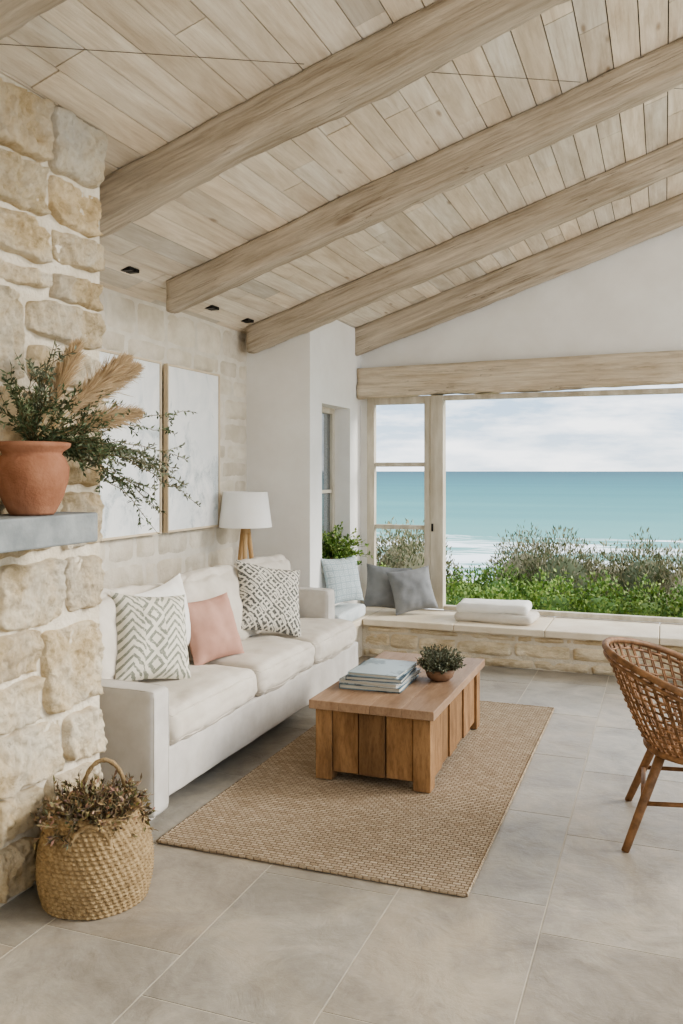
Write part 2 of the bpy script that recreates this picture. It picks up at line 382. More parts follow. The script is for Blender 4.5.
PALE=[(1,.99,.97),(1.02,1.01,.99),(.97,.95,.92),(.98,.96,.92),(.95,.93,.91)]
CX,CY=-2.25,3.13
def chimney():
    parts=[]
    top=cz(CX-.03)-.01
    b=MB(); b.box((EX,.0,0),(CX-.03,CY-.03,2.70)); 
    x0,x1=EX,CX-.03
    vs=[(x0,0,2.70),(x1,0,2.70),(x1,CY-.03,2.70),(x0,CY-.03,2.70),(x0,0,cz(x0)-.005),(x1,0,cz(x1)-.005),(x1,CY-.03,cz(x1)-.005),(x0,CY-.03,cz(x0)-.005)]
    b.add(vs,[(0,3,2,1),(4,5,6,7),(0,1,5,4),(1,2,6,5),(2,3,7,6),(3,0,4,7)])
    parts.append(b.build('mortar_core',M_mortar))
    parts.append(stone_panel('stones_front',(CX-.03,.8,0),(0,1,0),(0,0,1),(1,0,0),CY-.82,top,(.20,.42),(.22,.52),.017,M_stone,seed=46,cols=WARM,res=.0105,gap=.011,rough=.038,edge=.020,chis=True,split=.45))
    parts.append(stone_panel('stones_side',(CX-.03,CY-.03,0),(-1,0,0),(0,0,1),(0,1,0),.95,2.7,(.16,.4),(.2,.5),.014,M_stone,seed=22,cols=WARM,res=.02,gap=.011,rough=.03,edge=.02,chis=True))
    group('stone_chimney_breast',parts)
    m=MB(); m.box((CX+.012,1.3,1.335),(-1.99,2.70,1.445)); m.build('mantel_shelf',M_mantel,bevel=.008)
chimney()
w=MB(); w.box((EX-.25,CY-.03,0),(EX-.012,6.43,EZ+.0)); wl=w.build('core',M_wmortar)
wp=stone_panel('blocks',(EX-.012,CY,0),(0,1,0),(0,0,1),(1,0,0),6.43-CY,EZ-.01,(.13,.20),(.26,.55),.010,M_wstone,res=.035,gap=.005,rough=.012,seed=5,cols=PALE,edge=.025)
group('wall_left',[wl,wp])
w=MB(); w.box((EX-.25,-2.4,0),(EX,-.02,EZ)); w.build('wall_left_rear',M_plaster)
w=MB(); y0,y1=-2.6,-2.4; x0,x1=EX-.1,2.6
vs=[(x0,y0,0),(x1,y0,0),(x1,y1,0),(x0,y1,0),(x0,y0,cz(x0)-.004),(x1,y0,cz(x1)-.004),(x1,y1,cz(x1)-.004),(x0,y1,cz(x0)-.004)]
w.add(vs,[(0,3,2,1),(4,5,6,7),(0,1,5,4),(1,2,6,5),(2,3,7,6),(3,0,4,7)]); w.build('sky_blocker_rear',M_plaster)  # unseen rear wall, added to block sky light from behind the camera
AX=-2.69
def alcove():
    w=MB()
    def pr(y0,y1,z0,z1,xo=EX-.25,slope=True):
        if slope and z1>9:
            vs=[(xo,y0,z0),(AX,y0,z0),(AX,y1,z0),(xo,y1,z0),(xo,y0,cz(xo)-.004),(AX,y0,cz(AX)-.004),(AX,y1,cz(AX)-.004),(xo,y1,cz(xo)-.004)]
            w.add(vs,[(0,3,2,1),(4,5,6,7),(0,1,5,4),(1,2,6,5),(2,3,7,6),(3,0,4,7)])
        else: w.box((xo,y0,z0),(AX,y1,z1))
    pr(6.43,6.69,0,10); pr(7.38,7.9,0,10,xo=-2.95)
    pr(6.69,7.38,2.17,10,xo=-2.95); pr(6.69,7.38,0,.74,xo=-2.95)
    w.build('wall_alcove',M_plaster)
    f=MB()
    for a,b in (((-2.9,6.69,.74),(-2.84,6.74,2.17)),((-2.9,7.33,.74),(-2.84,7.38,2.17)),((-2.9,6.74,.74),(-2.84,7.33,.79)),((-2.9,6.74,2.12),(-2.84,7.33,2.17)),((-2.89,6.74,1.4),(-2.85,7.33,1.43))): f.box(a,b)
    fr=f.build('frame',M_frame,bevel=.004)
    g=MB(); g.box((-2.875,6.74,.79),(-2.868,7.33,2.12))
    gm=NT('window_glass'); gm.b.inputs['Base Color'].default_value=(.1,.12,.13,1); gm.b.inputs['Roughness'].default_value=.08; gm.b.inputs['Alpha'].default_value=.55
    gl=g.build('glass',gm.mat); group('window_3',[fr,gl])
alcove()
def backwall():
    w=MB(); y0,y1=7.68,7.9
    def gab(x0,x1,z0):
        vs=[(x0,y0,z0),(x1,y0,z0),(x1,y1,z0),(x0,y1,z0),(x0,y0,cz(x0)-.004),(x1,y0,cz(x1)-.004),(x1,y1,cz(x1)-.004),(x0,y1,cz(x0)-.004)]
        w.add(vs,[(0,3,2,1),(4,5,6,7),(0,1,5,4),(1,2,6,5),(2,3,7,6),(3,0,4,7)])
    gab(AX,2.6,2.55); w.box((AX,y0,0),(-2.615,y1,2.55)); w.box((1.9,y0,0),(2.6,y1,2.55)); w.box((-2.615,y0,0),(1.9,y1,.30))
    w.build('wall_back',M_plaster)
    f=MB(); Y0,Y1=7.64,7.71; zb,zt=.345,2.29
    for a,b in (((-2.615,Y0,zb),(-2.545,Y1,zt)),((-2.0,Y0-.02,zb),(-1.88,Y1+.02,zt)),((-2.545,Y0,zb),(-2.0,Y1,zb+.09)),((-2.545,Y0,zt-.07),(-2.0,Y1,zt)),((-2.545,Y0+.01,1.64),(-2.0,Y1-.01,1.68)),((-2.545,Y0+.01,1.06),(-2.0,Y1-.01,1.10)),((-2.06,Y0-.01,zb),(-2.0,Y1,zt))): f.box(a,b)
    fr=f.build('frame',M_frame,bevel=.005)
    h=MB(); h.box((-1.985,7.605,1.05),(-1.97,7.625,1.12)); hh=h.build('hinges',M_black)
    group('window_1',[fr,hh])
    f=MB()
    for a,b in (((-1.88,Y0,zb-.01),(1.85,Y1,zb+.03)),((1.8,Y0,zb),(1.9,Y1,zt)),((-1.88,Y0,zt-.045),(1.85,Y1,zt))): f.box(a,b)
    f.build('window_2',M_frame,bevel=.005)
backwall()
def seat():
    sx=-2.44
    b=MB(); b.box((AX+.005,7.03,0),(1.9,7.675,.275)); b.box((AX+.005,6.45,0),(sx-.01,7.03,.275)); core=b.build('core',M_mortar)
    st=stone_panel('stones',(sx,7.03,0),(1,0,0),(0,0,1),(0,-1,0),4.34,.275,(.07,.13),(.2,.55),.02,M_seatstone,res=.02,gap=.006,rough=.02,seed=8,cols=[(1,.98,.93),(1.03,1,.95),(.93,.87,.77),(1.04,1.02,.98)],edge=.012)
    s=MB(); x=sx+.01
    random.seed(4)
    while x<1.9:
        L=random.uniform(.7,1.1); x1=min(x+L,1.9); s.box((x+.002,6.97,.275),(x1-.002,7.675,.33)); x=x1
    s.box((AX+.005,6.43,.275),(sx+.005,7.675,.33))
    sl=s.build('slab',M_slab,bevel=.008)
    group('stone_window_seat',[core,st,sl])
seat()
for i,(x,y) in enumerate(((-3.03,4.42),(-3.1,5.55),(-3.1,6.12))):
    m=MB(); z=cz(x)
    for a in (0,1):
        m.box((x-.035,y-.05+a*.055,z-.012),(x+.035,y-.005+a*.055,z+.01))
    m.build('recessed_spotlight' if i==0 else f'recessed_spotlight.{i:03d}',M_black,bevel=.003)
def cable():
    parts=[];A=Vector((-2.086,2.52,0));B=Vector((.10,5.435,0)); k=0
    for (ya,yb) in ((2.2,3.38),(3.59,4.74),(4.94,6.2)):
        def P(y):
            t=(y-A.y)/(B.y-A.y); x=A.x+(B.x-A.x)*t; return (x,y,cz(x)-.003)
        m=MB(); m.tube([P(ya),P((ya+yb)/2),P(yb)],.0013,6); parts.append(m.build(f'run_{k}',M_cable)); k+=1
    group('ceiling_cable',parts)
cable()
# ---------------------------------------------------------------- soft goods
def soft_box(name,c,dim,r,m,puff=(0,0,0),rot=(0,0,0),wr=.004,seed=0,n=22,crease=0,piping=None):
    hx,hy,hz=[d/2 for d in dim]; M=Matrix.Translation(c)@Euler(rot).to_matrix().to_4x4()
    bm=MB(); vs={};L=[]
    def lin(k):
        t=-1+2*k/n; return math.copysign(abs(t)**.7,t) if t else 0
    def pos(p):
        x,y,z=p
        P=Vector((x*hx,y*hy,z*hz)); I=Vector((max(-hx+r,min(hx-r,P.x)),max(-hy+r,min(hy-r,P.y)),max(-hz+r,min(hz-r,P.z))))
        d=P-I
        Q=I+d.normalized()*r if d.length>1e-9 else P
        fx=(1-x*x);fy=(1-y*y);fz=(1-z*z)
        Q.x+=puff[0]*x*fy*fz; Q.y+=puff[1]*y*fx*fz; Q.z+=puff[2]*z*math.sqrt(max(fx*fy,0))
        nn=noise.noise(Vector((Q.x*5+seed,Q.y*5,Q.z*5)))+.5*noise.noise(Vector((Q.x*13+seed,Q.y*13,Q.z*13)))
        if crease:
            q=Q*1.0; cv=noise.noise(Vector((q.x*3+seed,q.y*9+q.x*4,q.z*9))); nn-=crease*max(0,1-abs(cv)*9)
        Q+=Vector((x,y,z))*nn*wr
        return Q
    def idx(p):
        key=tuple(round(a,5) for a in p)
        if key in vs: return vs[key]
        vs[key]=len(L); L.append(M@pos(p)); return vs[key]
    F=[]
    for ax in range(3):
        for sg in (-1,1):
            for i in range(n):
                for j in range(n):
                    q=[]
                    for (a,b) in ((i,j),(i+1,j),(i+1,j+1),(i,j+1)):
                        p=[0,0,0];p[ax]=sg;p[(ax+1)%3]=lin(a);p[(ax+2)%3]=lin(b); q.append(idx(tuple(p)))
                    F.append(tuple(q) if sg>0 else tuple(q[::-1]))
    bm.add(L,F)
    if piping:
        ax,sgs=piping; o1,o2=[a for a in range(3) if a!=ax]
        for sg in sgs:
            loop=[]
            for (s1,s2,d1,d2) in ((-1,-1,1,0),(1,-1,0,1),(1,1,-1,0),(-1,1,0,-1)):
                for k in range(16):
                    p=[0,0,0]; p[ax]=sg*.86; p[o1]=s1+d1*2*k/16; p[o2]=s2+d2*2*k/16; loop.append(M@pos(p))
            bm.tube(loop,.0035,6,closed=True)
    return bm.build(name,m,smooth=True)
def pillow(name,c,w,h,t,m,rot,seed=0,n=30):
    M=Matrix.Translation(c)@Euler(rot,'XYZ').to_matrix().to_4x4(); mb=MB(); V=[];UV=[];F=[]
    for side in (1,-1):
        b=len(V)
        for j in range(n+1):
            for i in range(n+1):
                x=-1+2*i/n;y=-1+2*j/n
                px=x*(1-.09*(1-y*y));py=y*(1-.09*(1-x*x))
                th=max(0,(1-x**4)*(1-y**4))**.6*(1-.25*(x*x+y*y)/2)
                d=side*t/2*th+ .014*noise.noise(Vector((x*2.2+seed,y*2.2,side*3+seed)))*th
                d+=side*.005*math.sin(x*17+seed)*max(0,abs(y)-.55)*th*2+side*.005*math.sin(y*15+seed)*max(0,abs(x)-.55)*th*2
                V.append(M@Vector((px*w/2,-d,py*h/2))); UV.append(((x+1)/2,(y+1)/2))
        for j in range(n):
            for i in range(n):
                q=(b+j*(n+1)+i,b+j*(n+1)+i+1,b+(j+1)*(n+1)+i+1,b+(j+1)*(n+1)+i); F.append(q if side>0 else q[::-1])
    mb.add(V,F); mb.uv=UV; return mb.build(name,m,smooth=True)
R=math.radians
def sofa():
    P=[]; y0,y1=3.30,6.15; xf=-2.15; xb=-2.91
    P.append(soft_box('base',((xf-.012+xb)/2,(y0+y1)/2+.0,.195),(xf-.012-xb,y1-y0-.04,.24),.018,M_sofa,wr=.003))
    P.append(soft_box('near_arm',((xf+.01+xb)/2,y0+.07,.325),(xf+.01-xb,.14,.57),.02,M_sofa,wr=.003,seed=3,piping=(1,(-1,1))))
    P.append(soft_box('far_arm',((-2.36+xb)/2,y1-.08,.39),(-2.36-xb,.16,.62),.03,M_sofa,wr=.003,seed=5,piping=(1,(-1,1))))
    P.append(soft_box('backrest',(xb+.075,(y0+y1)/2,.40),(.15,y1-y0-.04,.66),.03,M_sofa,wr=.004,seed=6))
    ys=[3.45,4.38,5.22,6.0]
    for i in range(3):
        a,b=ys[i],ys[i+1]
        P.append(soft_box(f'seat_cushion_{i+1}',((xf+.02+xb+.15)/2,(a+b)/2,.40),(xf+.02-xb-.15,b-a-.014,.165),.05,M_cush,puff=(.016,.004,.034),wr=.012,seed=i*7+1,n=30,crease=.55,piping=(2,(-1,1))))
        P.append(soft_box(f'back_cushion_{i+1}',(-2.70,(a+b)/2,.70),(.17,b-a-.02,.50),.07,M_cush,puff=(.06,.012,.035),rot=(R((-2,1.5,-1)[i]),R(-12),R((2,-2,1)[i])),wr=.02,seed=i*9+2,n=30,crease=.4))
    f=MB()
    for x in (xb+.08,xf-.08):
        for y in (y0+.08,y1-.1): f.box((x-.03,y-.03,0),(x+.03,y+.03,.08))
    P.append(f.build('feet',M_sofa)); group('sofa',P)
sofa()
def thp(name,c,w,h,t,m,lean,yaw,roll=0,seed=0):
    Mx=Matrix.Rotation(R(yaw),4,'Z')@Matrix.Rotation(R(-lean),4,'X')@Matrix.Rotation(R(roll),4,'Y')
    return pillow(name,c,w,h,t,m,Mx.to_euler(),seed)
thp('throw_pillow',(-2.50,3.84,.735),.45,.47,.18,M_pat1,20,66,8,1)
thp('throw_pillow.001',(-2.58,4.12,.775),.42,.42,.12,M_white,10,84,-10,2)
thp('throw_pillow.002',(-2.47,4.42,.68),.40,.38,.15,M_pink,20,72,-3,3)
thp('throw_pillow.003',(-2.47,5.20,.745),.50,.48,.18,M_pat2,22,58,13,4)
soft_box('window_seat_mattress',(-2.56,6.79,.385),(.235,.66,.10),.03,M_matt,puff=(0,0,.01),wr=.004)
thp('window_seat_pillow',(-2.56,6.84,.675),.44,.40,.12,M_pat3,14,68,0,5)
thp('window_seat_pillow.001',(-2.35,7.44,.545),.42,.40,.15,M_grey,16,22,6,6)
thp('window_seat_pillow.002',(-2.10,7.38,.54),.40,.40,.15,M_grey,22,30,-8,7)
a=soft_box('lower',(-1.33,7.30,.368),(.66,.36,.075),.035,M_cush,puff=(0,0,.01),wr=.008,rot=(0,0,R(-4)))
b=soft_box('upper',(-1.36,7.32,.442),(.60,.34,.075),.035,M_white,puff=(0,0,.012),wr=.008,rot=(0,0,R(3)),seed=4)
group('folded_seat_pads',[a,b])
# ---------------------------------------------------------------- rug
def rug():
    mb=MB(); x0,x1,y0,y1=-2.04,-.695,3.18,5.89; nx,ny=60,110; V=[]
    for j in range(ny+1):
        for i in range(nx+1):
            x=x0+(x1-x0)*i/nx;y=y0+(y1-y0)*j/ny
            e=.006*noise.noise(Vector((y*7,i/nx,0))) if i in(0,nx) else 0
            e2=.006*noise.noise(Vector((x*7,j,0))) if j in(0,ny) else 0
            V.append((x+e,y+e2,.012+.0012*noise.noise(Vector((x*9,y*9,0)))))
    F=[(j*(nx+1)+i,j*(nx+1)+i+1,(j+1)*(nx+1)+i+1,(j+1)*(nx+1)+i) for j in range(ny) for i in range(nx)]
    mb.add(V,F)
    per=[i for i in range(nx+1)]+[j*(nx+1)+nx for j in range(1,ny+1)]+[ny*(nx+1)+i for i in range(nx-1,-1,-1)]+[j*(nx+1) for j in range(ny-1,0,-1)]
    b=len(mb.v); 
    for p in per: v=mb.v[p]; mb.v.append((v[0],v[1],.0005))
    n=len(per)
    for k in range(n): mb.f.append((per[k],b+k,b+(k+1)%n,per[(k+1)%n])); mb.c.append((1,1,1)); mb.m.append(0)
    r=mb.build('field',M_rug,smooth=False)
    t=MB(); c=[(x0,y0),(x1,y0),(x1,y1),(x0,y1)]
    for k in range(4):
        a=Vector((*c[k],.008));bb=Vector((*c[(k+1)%4],.008)); N=int((bb-a).length/.012)
        t.tube([a+(bb-a)*i/N+Vector((0.001*random.uniform(-1,1),.001*random.uniform(-1,1),0)) for i in range(N+1)],[.0065+.0015*(i%2) for i in range(N+1)],6)
    e=t.build('braided_edge',M_rug,smooth=True)
    group('jute_rug',[r,e])
rug()
# ---------------------------------------------------------------- coffee table
def table():
    x0,x1,y0,y1=-1.685,-1.075,4.10,5.31; zt=.426; P=[]; zb=.0155; random.seed(2)
    t=MB(); nb=4; w=(x1-x0+.05)/nb
    for i in range(nb):
        v=random.uniform(.93,1.05); t.box((x0-.025+i*w,y0-.03,zt-.045),(x0-.025+(i+1)*w-.0006,y1+.03,zt),(v,v,v))
    P.append(t.build('top',M_tabletop,bevel=.003))
    l=MB(); lw=.09
    for x in (x0,x1-lw):
        for y in (y0,y1-lw): l.box((x,y,zb),(x+lw,y+lw,zt-.045))
    P.append(l.build('legs',M_table,bevel=.005))
    a=MB(); zl=.06
    for yy,sg in ((y0,1),(y1,-1)):
        n=3; ww=(x1-x0-2*lw)/n
        for i in range(n):
            v=(.90,.62,.98)[i]; off=.010 if i!=1 else .003
            ya=yy+sg*off; yb=yy+sg*.03
            a.box((x0+lw+i*ww+.003,min(ya,yb),zl),(x0+lw+(i+1)*ww-.003,max(ya,yb),zt-.047),(v,v*.98,v*.96))
    for xx,sg in ((x0,1),(x1,-1)):
        n=6; ww=(y1-y0-2*lw)/n
        for i in range(n):
            v=random.uniform(.72,1.02); off=.006+.010*(i%2)
            xa=xx+sg*off;xb=xx+sg*.034
            a.box((min(xa,xb),y0+lw+i*ww+.004,zl),(max(xa,xb),y0+lw+(i+1)*ww-.004,zt-.047),(v,v*.98,v*.96))
    a.box((x0+.04,y0+.04,zl+.01),(x1-.04,y1-.04,zl+.03))
    P.append(a.build('panels',M_table,bevel=.003))
    group('coffee_table',P)
table()
def books():
    P=[];z=.4275; random.seed(5)
    cov=[(110,132,142),(186,190,190),(92,112,126),(160,174,178)]
    dims=[(.34,.42,.026,2),(.33,.41,.022,-3),(.31,.39,.022,4),(.28,.37,.018,-1)]
    for i,(w,l,h,a) in enumerate(dims):
        cm=mat(f'book_cover_{i}',cov[i],tuple(max(0,c-45) for c in cov[i]),9,rough=.35,bump=0,lo=.5,hi=.56,spec=.5)
        pm=mat(f'book_pages_{i}',(216,211,198),(168,162,148),6,st=(1,1,60),rough=.9,bump=0)
        M=Matrix.Translation((-1.48+.008*i,4.55-.006*i,z))@Matrix.Rotation(R(a),4,'Z')
        b=MB(); b.box((-w/2,-l/2,0),(w/2,l/2,.004),m=0,M=M); b.box((-w/2,-l/2,h-.004),(w/2,l/2,h),m=0,M=M); b.box((-w/2-.0,-l/2,0),(-w/2+.003,l/2,h),m=0,M=M)
        b.box((-w/2+.003,-l/2+.006,.004),(w/2-.006,l/2-.006,h-.004),m=1,M=M); P.append(b.build(f'book_{i+1}',[cm,pm])); z+=h+.0006
    group('book_stack',P)
books()
def greens(k=0):
    t=random.uniform(.75,1.15)
    base=random.choice([(96,108,76),(80,96,64),(118,128,98),(70,84,58)] if k==0 else [(138,162,82),(114,146,70),(92,124,60),(160,178,106)] if k==1 else [(168,160,128),(136,138,106),(178,168,138),(116,124,90)] if k==2 else [(118,124,104),(140,144,120),(96,104,82)])
    c=s2l(base); return tuple(x*t for x in c)
def rv(): return Vector((random.gauss(0,1),random.gauss(0,1),random.gauss(0,1)))
def small_plant():
    c=(-1.18,4.71,.4275); p=MB()
    prof=[(.0,0),(.05,0),(.072,.02),(.082,.05),(.078,.066),(.07,.066),(.066,.045),(0,.045)]
    p.lathe(prof,c,32); pot=p.build('bowl_pot',mat('brown_ceramic',(110,84,66),(134,106,84),6,rough=.6,bump=.2),smooth=True)
    random.seed(9); f=MB()
    for i in range(200):
        d=rv(); d.z=abs(d.z)+.15; d.normalize(); L=random.uniform(.06,.125)
        a=Vector(c)+Vector((d.x*.03,d.y*.03,.05)); pts=[a+d*L*t+Vector((0,0,.03*t*t)) for t in (0,.5,1)]
        f.tube(pts,.0012,4,s2l((110,100,80)))
        for j in range(16):
            t=random.uniform(.25,1); q=a+d*L*t+Vector((0,0,.03*t*t)); f.leaf(q,d*.5+rv()*.5,random.uniform(.012,.022),.005,greens(3))
    g=f.build('leaves',M_leaf); group('potted_plant',[pot,g])
small_plant()
# ---------------------------------------------------------------- pictures
def picture(name,y0,y1,seed):
    z0,z1=1.175,2.34; x=EX+.022; f=MB(); t=.014
    for a,b in (((x,y0,z0),(x+.035,y0+t,z1)),((x,y1-t,z0),(x+.035,y1,z1)),((x,y0+t,z0),(x+.035,y1-t,z0+t)),((x,y0+t,z1-t),(x+.035,y1-t,z1))): f.box(a,b)
    fr=f.build('frame',M_oakframe,bevel=.002)
    c=MB(); c.box((x,y0+t,z0+t),(x+.025,y1-t,z1-t)); group(name,[fr,c.build('canvas',artmat('abstract_seascape_'+str(seed),seed))])
picture('framed_picture',4.28,5.03,3); picture('framed_picture.001',5.105,5.85,9)
# ---------------------------------------------------------------- lamp
def lamp():
    cx,cy=-3.02,5.93; P=[]
    s=MB(); s.lathe([(.205,1.17),(.17,1.44),(.168,1.44),(.203,1.17)],(cx,cy,0),48); P.append(s.build('shade',M_shade,smooth=True))
    l=MB()
    for (dx,dy) in ((.085,.19),(.085,-.19),(-.15,0)):
        l.tube([(cx+dx*.12,cy+dy*.12,1.16),(cx+dx,cy+dy,.0)],[.019,.016],10)
    l.lathe([(0,1.12),(.032,1.12),(.032,1.17),(0,1.17)],(cx,cy,0),16); P.append(l.build('tripod',M_lampwood,smooth=True))
    k=MB(); k.tube([(cx,cy,1.16),(cx,cy,1.27)],.012,8); 
    for a in range(3):
        th=a*2.094; k.tube([(cx,cy,1.42),(cx+.168*math.cos(th),cy+.168*math.sin(th),1.42)],.003,6)
    k.tube([(cx,cy,1.25),(cx,cy,1.42)],.004,6)
    k.lathe([(0,1.26),(.02,1.27),(.032,1.31),(.028,1.35),(0,1.37)],(cx,cy,0),16); P.append(k.build('socket_and_bulb',M_white,smooth=True)); group('floor_lamp',P)
lamp()
# ---------------------------------------------------------------- mantel pot
def mantel_plant():
    c=Vector((-2.085,2.45,1.446)); p=MB()
    prof=[(0,0),(.072,0),(.08,.01),(.105,.06),(.122,.12),(.126,.165),(.112,.20),(.100,.212),(.104,.222),(.128,.238),(.132,.252),(.122,.256),(.1,.245),(.09,.2),(0,.19)]
    p.lathe(prof,c,48); pot=p.build('terracotta_pot',M_terra,smooth=True)
    random.seed(13); g=MB(); pl=MB(); top=c+Vector((0,0,.24))
    mn=CX+.05
    def stem(d,L,droop,kind,leafn,ll,lw):
        d=Vector(d).normalized(); pts=[]
        for i in range(13):
            t=i/12; q=top+d*L*t+Vector((0,0,-droop*t*t))+rv()*.006
            q.x=max(q.x,mn+random.uniform(0,.03)); pts.append(q)
        g.tube(pts,[.0028-.0018*i/12 for i in range(13)],5,s2l((104,92,62)))
        for j in range(leafn):
            t=random.uniform(.12,1); i=min(11,int(t*12)); q=pts[i].lerp(pts[i+1],t*12-i); dd=(pts[i+1]-pts[i]).normalized()
            g.leaf(q,dd*.6+rv()*.5,ll*random.uniform(.6,1.2),lw,greens(kind))
        for j in range(3):
            i=random.randint(4,10); dd=((pts[i+1]-pts[i]).normalized()+rv()*.45).normalized(); l2=random.uniform(.06,.14)
            e=pts[i]+dd*l2; e.x=max(e.x,mn); g.tube([pts[i],e],.001,4,s2l((104,92,62)))
            for k in range(14):
                q=pts[i].lerp(e,random.uniform(.2,1)); g.leaf(q,dd*.5+rv()*.5,ll*random.uniform(.5,1),lw,greens(kind))
    for i in range(18):
        d=(random.uniform(-.1,.5),random.uniform(.2,1),random.uniform(-.15,.5)); stem(d,random.uniform(.22,.42),random.uniform(.02,.12),0,60,.028,.004)
    for i in range(17):
        d=(random.uniform(-.02,.2),random.uniform(.9,1.2),random.uniform(-.05,.34)); stem(d,random.uniform(.6,1.0),random.uniform(.10,.36),0 if i%2 else 3,85,.026,.0045)
    for i in range(12):
        d=(random.uniform(0,.8),random.uniform(-.8,.2),random.uniform(.2,1)); stem(d,random.uniform(.2,.33),.04,0,50,.028,.004)
    for i in range(6):
        d=(random.uniform(-.05,.3),random.uniform(-.3,.3),1); stem(d,random.uniform(.25,.38),.0,3,40,.028,.004)
    def plume(d,L,droop,w,nn=2600):
        d=Vector(d).normalized(); pts=[]
        for i in range(15):
            t=i/14; q=top+d*L*t+Vector((0,0,-droop*t**3)); q.x=max(q.x,mn+.02); pts.append(q)
        pl.tube(pts,.0025,5,s2l((176,150,110)))
        for j in range(nn):
            t=.36+.64*random.random(); i=min(13,int(t*14)); q=pts[i].lerp(pts[i+1],t*14-i); dd=(pts[i+1]-pts[i]).normalized()
            env=math.sin(math.pi*min(1,(t-.34)/.68))**.6; o=rv()*.28
            q=q+o*.03*env; q.x=max(q.x,CX+.03)
            b=random.uniform(.8,1.15); pl.leaf(q,dd*1.0+o*.9,w*env*random.uniform(.6,1.3)+.015,.0014,tuple(x*b for x in s2l((202,176,140))))
    plume((.20,.76,.60),.60,.04,.06); plume((.26,.66,.68),.54,.03,.06); plume((.12,.40,.85),.42,.0,.05); plume((.30,.92,.40),.50,.05,.05)
    group('terracotta_pot_with_dried_arrangement',[pot,g.build('green_branches',M_leaf),pl.build('pampas_plumes',M_leaf)])
mantel_plant()
def sill_plant():
    c=Vector((-2.75,7.08,.7415)); p=MB(); p.lathe([(0,0),(.05,0),(.06,.09),(.064,.1),(.055,.1),(.05,.08),(0,.08)],c,24); pot=p.build('pot',M_terra,smooth=True)
    random.seed(31); f=MB()
    for i in range(150):
        d=rv(); d.z=abs(d.z)*1.3+.2; d.x+=.35; d.normalize(); L=random.uniform(.16,.42); a=c+Vector((0,0,.09))
        def PT(t):
            q=a+d*L*t+Vector((0,0,-.10*t*t)); q.x=max(q.x,-2.82); 
            if q.x<AX+.02: q.y=min(max(q.y,6.72),7.35)
            return q
        f.tube([PT(t) for t in (0,.33,.66,1)],.0015,4,s2l((96,120,60)))
        for j in range(14):
            f.leaf(PT(random.uniform(.2,1)),d*.4+rv()*.5,random.uniform(.025,.045),.010,greens(1))
    group('sill_plant',[pot,f.build('leaves',M_leaf)])
sill_plant()
# ---------------------------------------------------------------- basket
def basket():
    c=(-2.01,2.71,0); P=[]; H=.335; rows=22; nzr=rows*6; prof=[]
    def rad(t): return .172+.04*math.sin(math.pi*min(1,(t*.86+.12)))-.014*t
    for i in range(nzr+1):
        t=i/nzr; prof.append((rad(t),t*H))
    seg=340
    def disp(th,z,r):
        ph=(z/H)*rows; row=int(min(ph,rows-1e-6)); f=ph-row
        b=math.sqrt(abs(math.sin(math.pi*f))); 
        return .006*b+.003*b*math.sin(th*52+row*1.9+f*3.2)+.004*noise.noise(Vector((math.cos(th)*2,math.sin(th)*2,z*6)))
    m=MB(); m.lathe([(0,.002),(rad(0),.002)],c,seg); m.lathe(prof,c,seg,disp=disp)
    m.lathe([(rad(1)+.004,H),(rad(1)-.012,H+.004),(rad(1)-.02,H-.01),(rad(.6)-.015,H*.6),(0,H*.58)],c,seg)
    body=m.build('woven_body',M_basket,smooth=True)
    h=MB(); R0=rad(1)
    def handle(ang,zb,ht,off,wd):
        pts=[]; ax=R(ang); tx,ty=-math.sin(ax),math.cos(ax)
        for i in range(25):
            a=math.pi*i/24; u=math.cos(a)*wd; z=zb+math.sin(a)*ht
            pts.append((max(c[0]+(R0+off)*math.cos(ax)+tx*u,CX+.05),c[1]+(R0+off)*math.sin(ax)+ty*u,z))
        h.tube(pts,[.009+.0015*math.sin(i*2.2) for i in range(25)],8)
    handle(115,H-.03,.15,0,.085); handle(-60,H-.11,.10,.012,.075)
    hd=h.build('handles',M_basket,smooth=True)
    random.seed(17); f=MB()
    for i in range(420):
        a=random.uniform(0,6.28); r=random.uniform(0,.155); q=Vector((c[0]+r*math.cos(a),c[1]+r*math.sin(a),H-.06+random.uniform(0,.06)))
        d=Vector((math.cos(a)*random.uniform(0,1.0),math.sin(a)*random.uniform(0,1.0),random.uniform(.05,.6)))+rv()*.3; d.normalize(); L=random.uniform(.04,.11)
        e=q+d*L+rv()*.015; e.x=max(e.x,CX+.04)
        cc=random.choice([(122,104,78),(150,130,100),(98,88,68),(170,152,120)]); f.tube([q,(q+e)/2+rv()*.012,e],[.003,.002,.001],4,s2l(cc))
        for j in range(10): 
            t=random.uniform(.2,1); g=q.lerp(e,t); f.leaf(g,d+rv()*.7,random.uniform(.015,.035),.005,tuple(x*random.uniform(.7,1.1) for x in s2l(cc)))
    group('seagrass_basket',[body,hd,f.build('dried_twigs',M_leaf)])
basket()
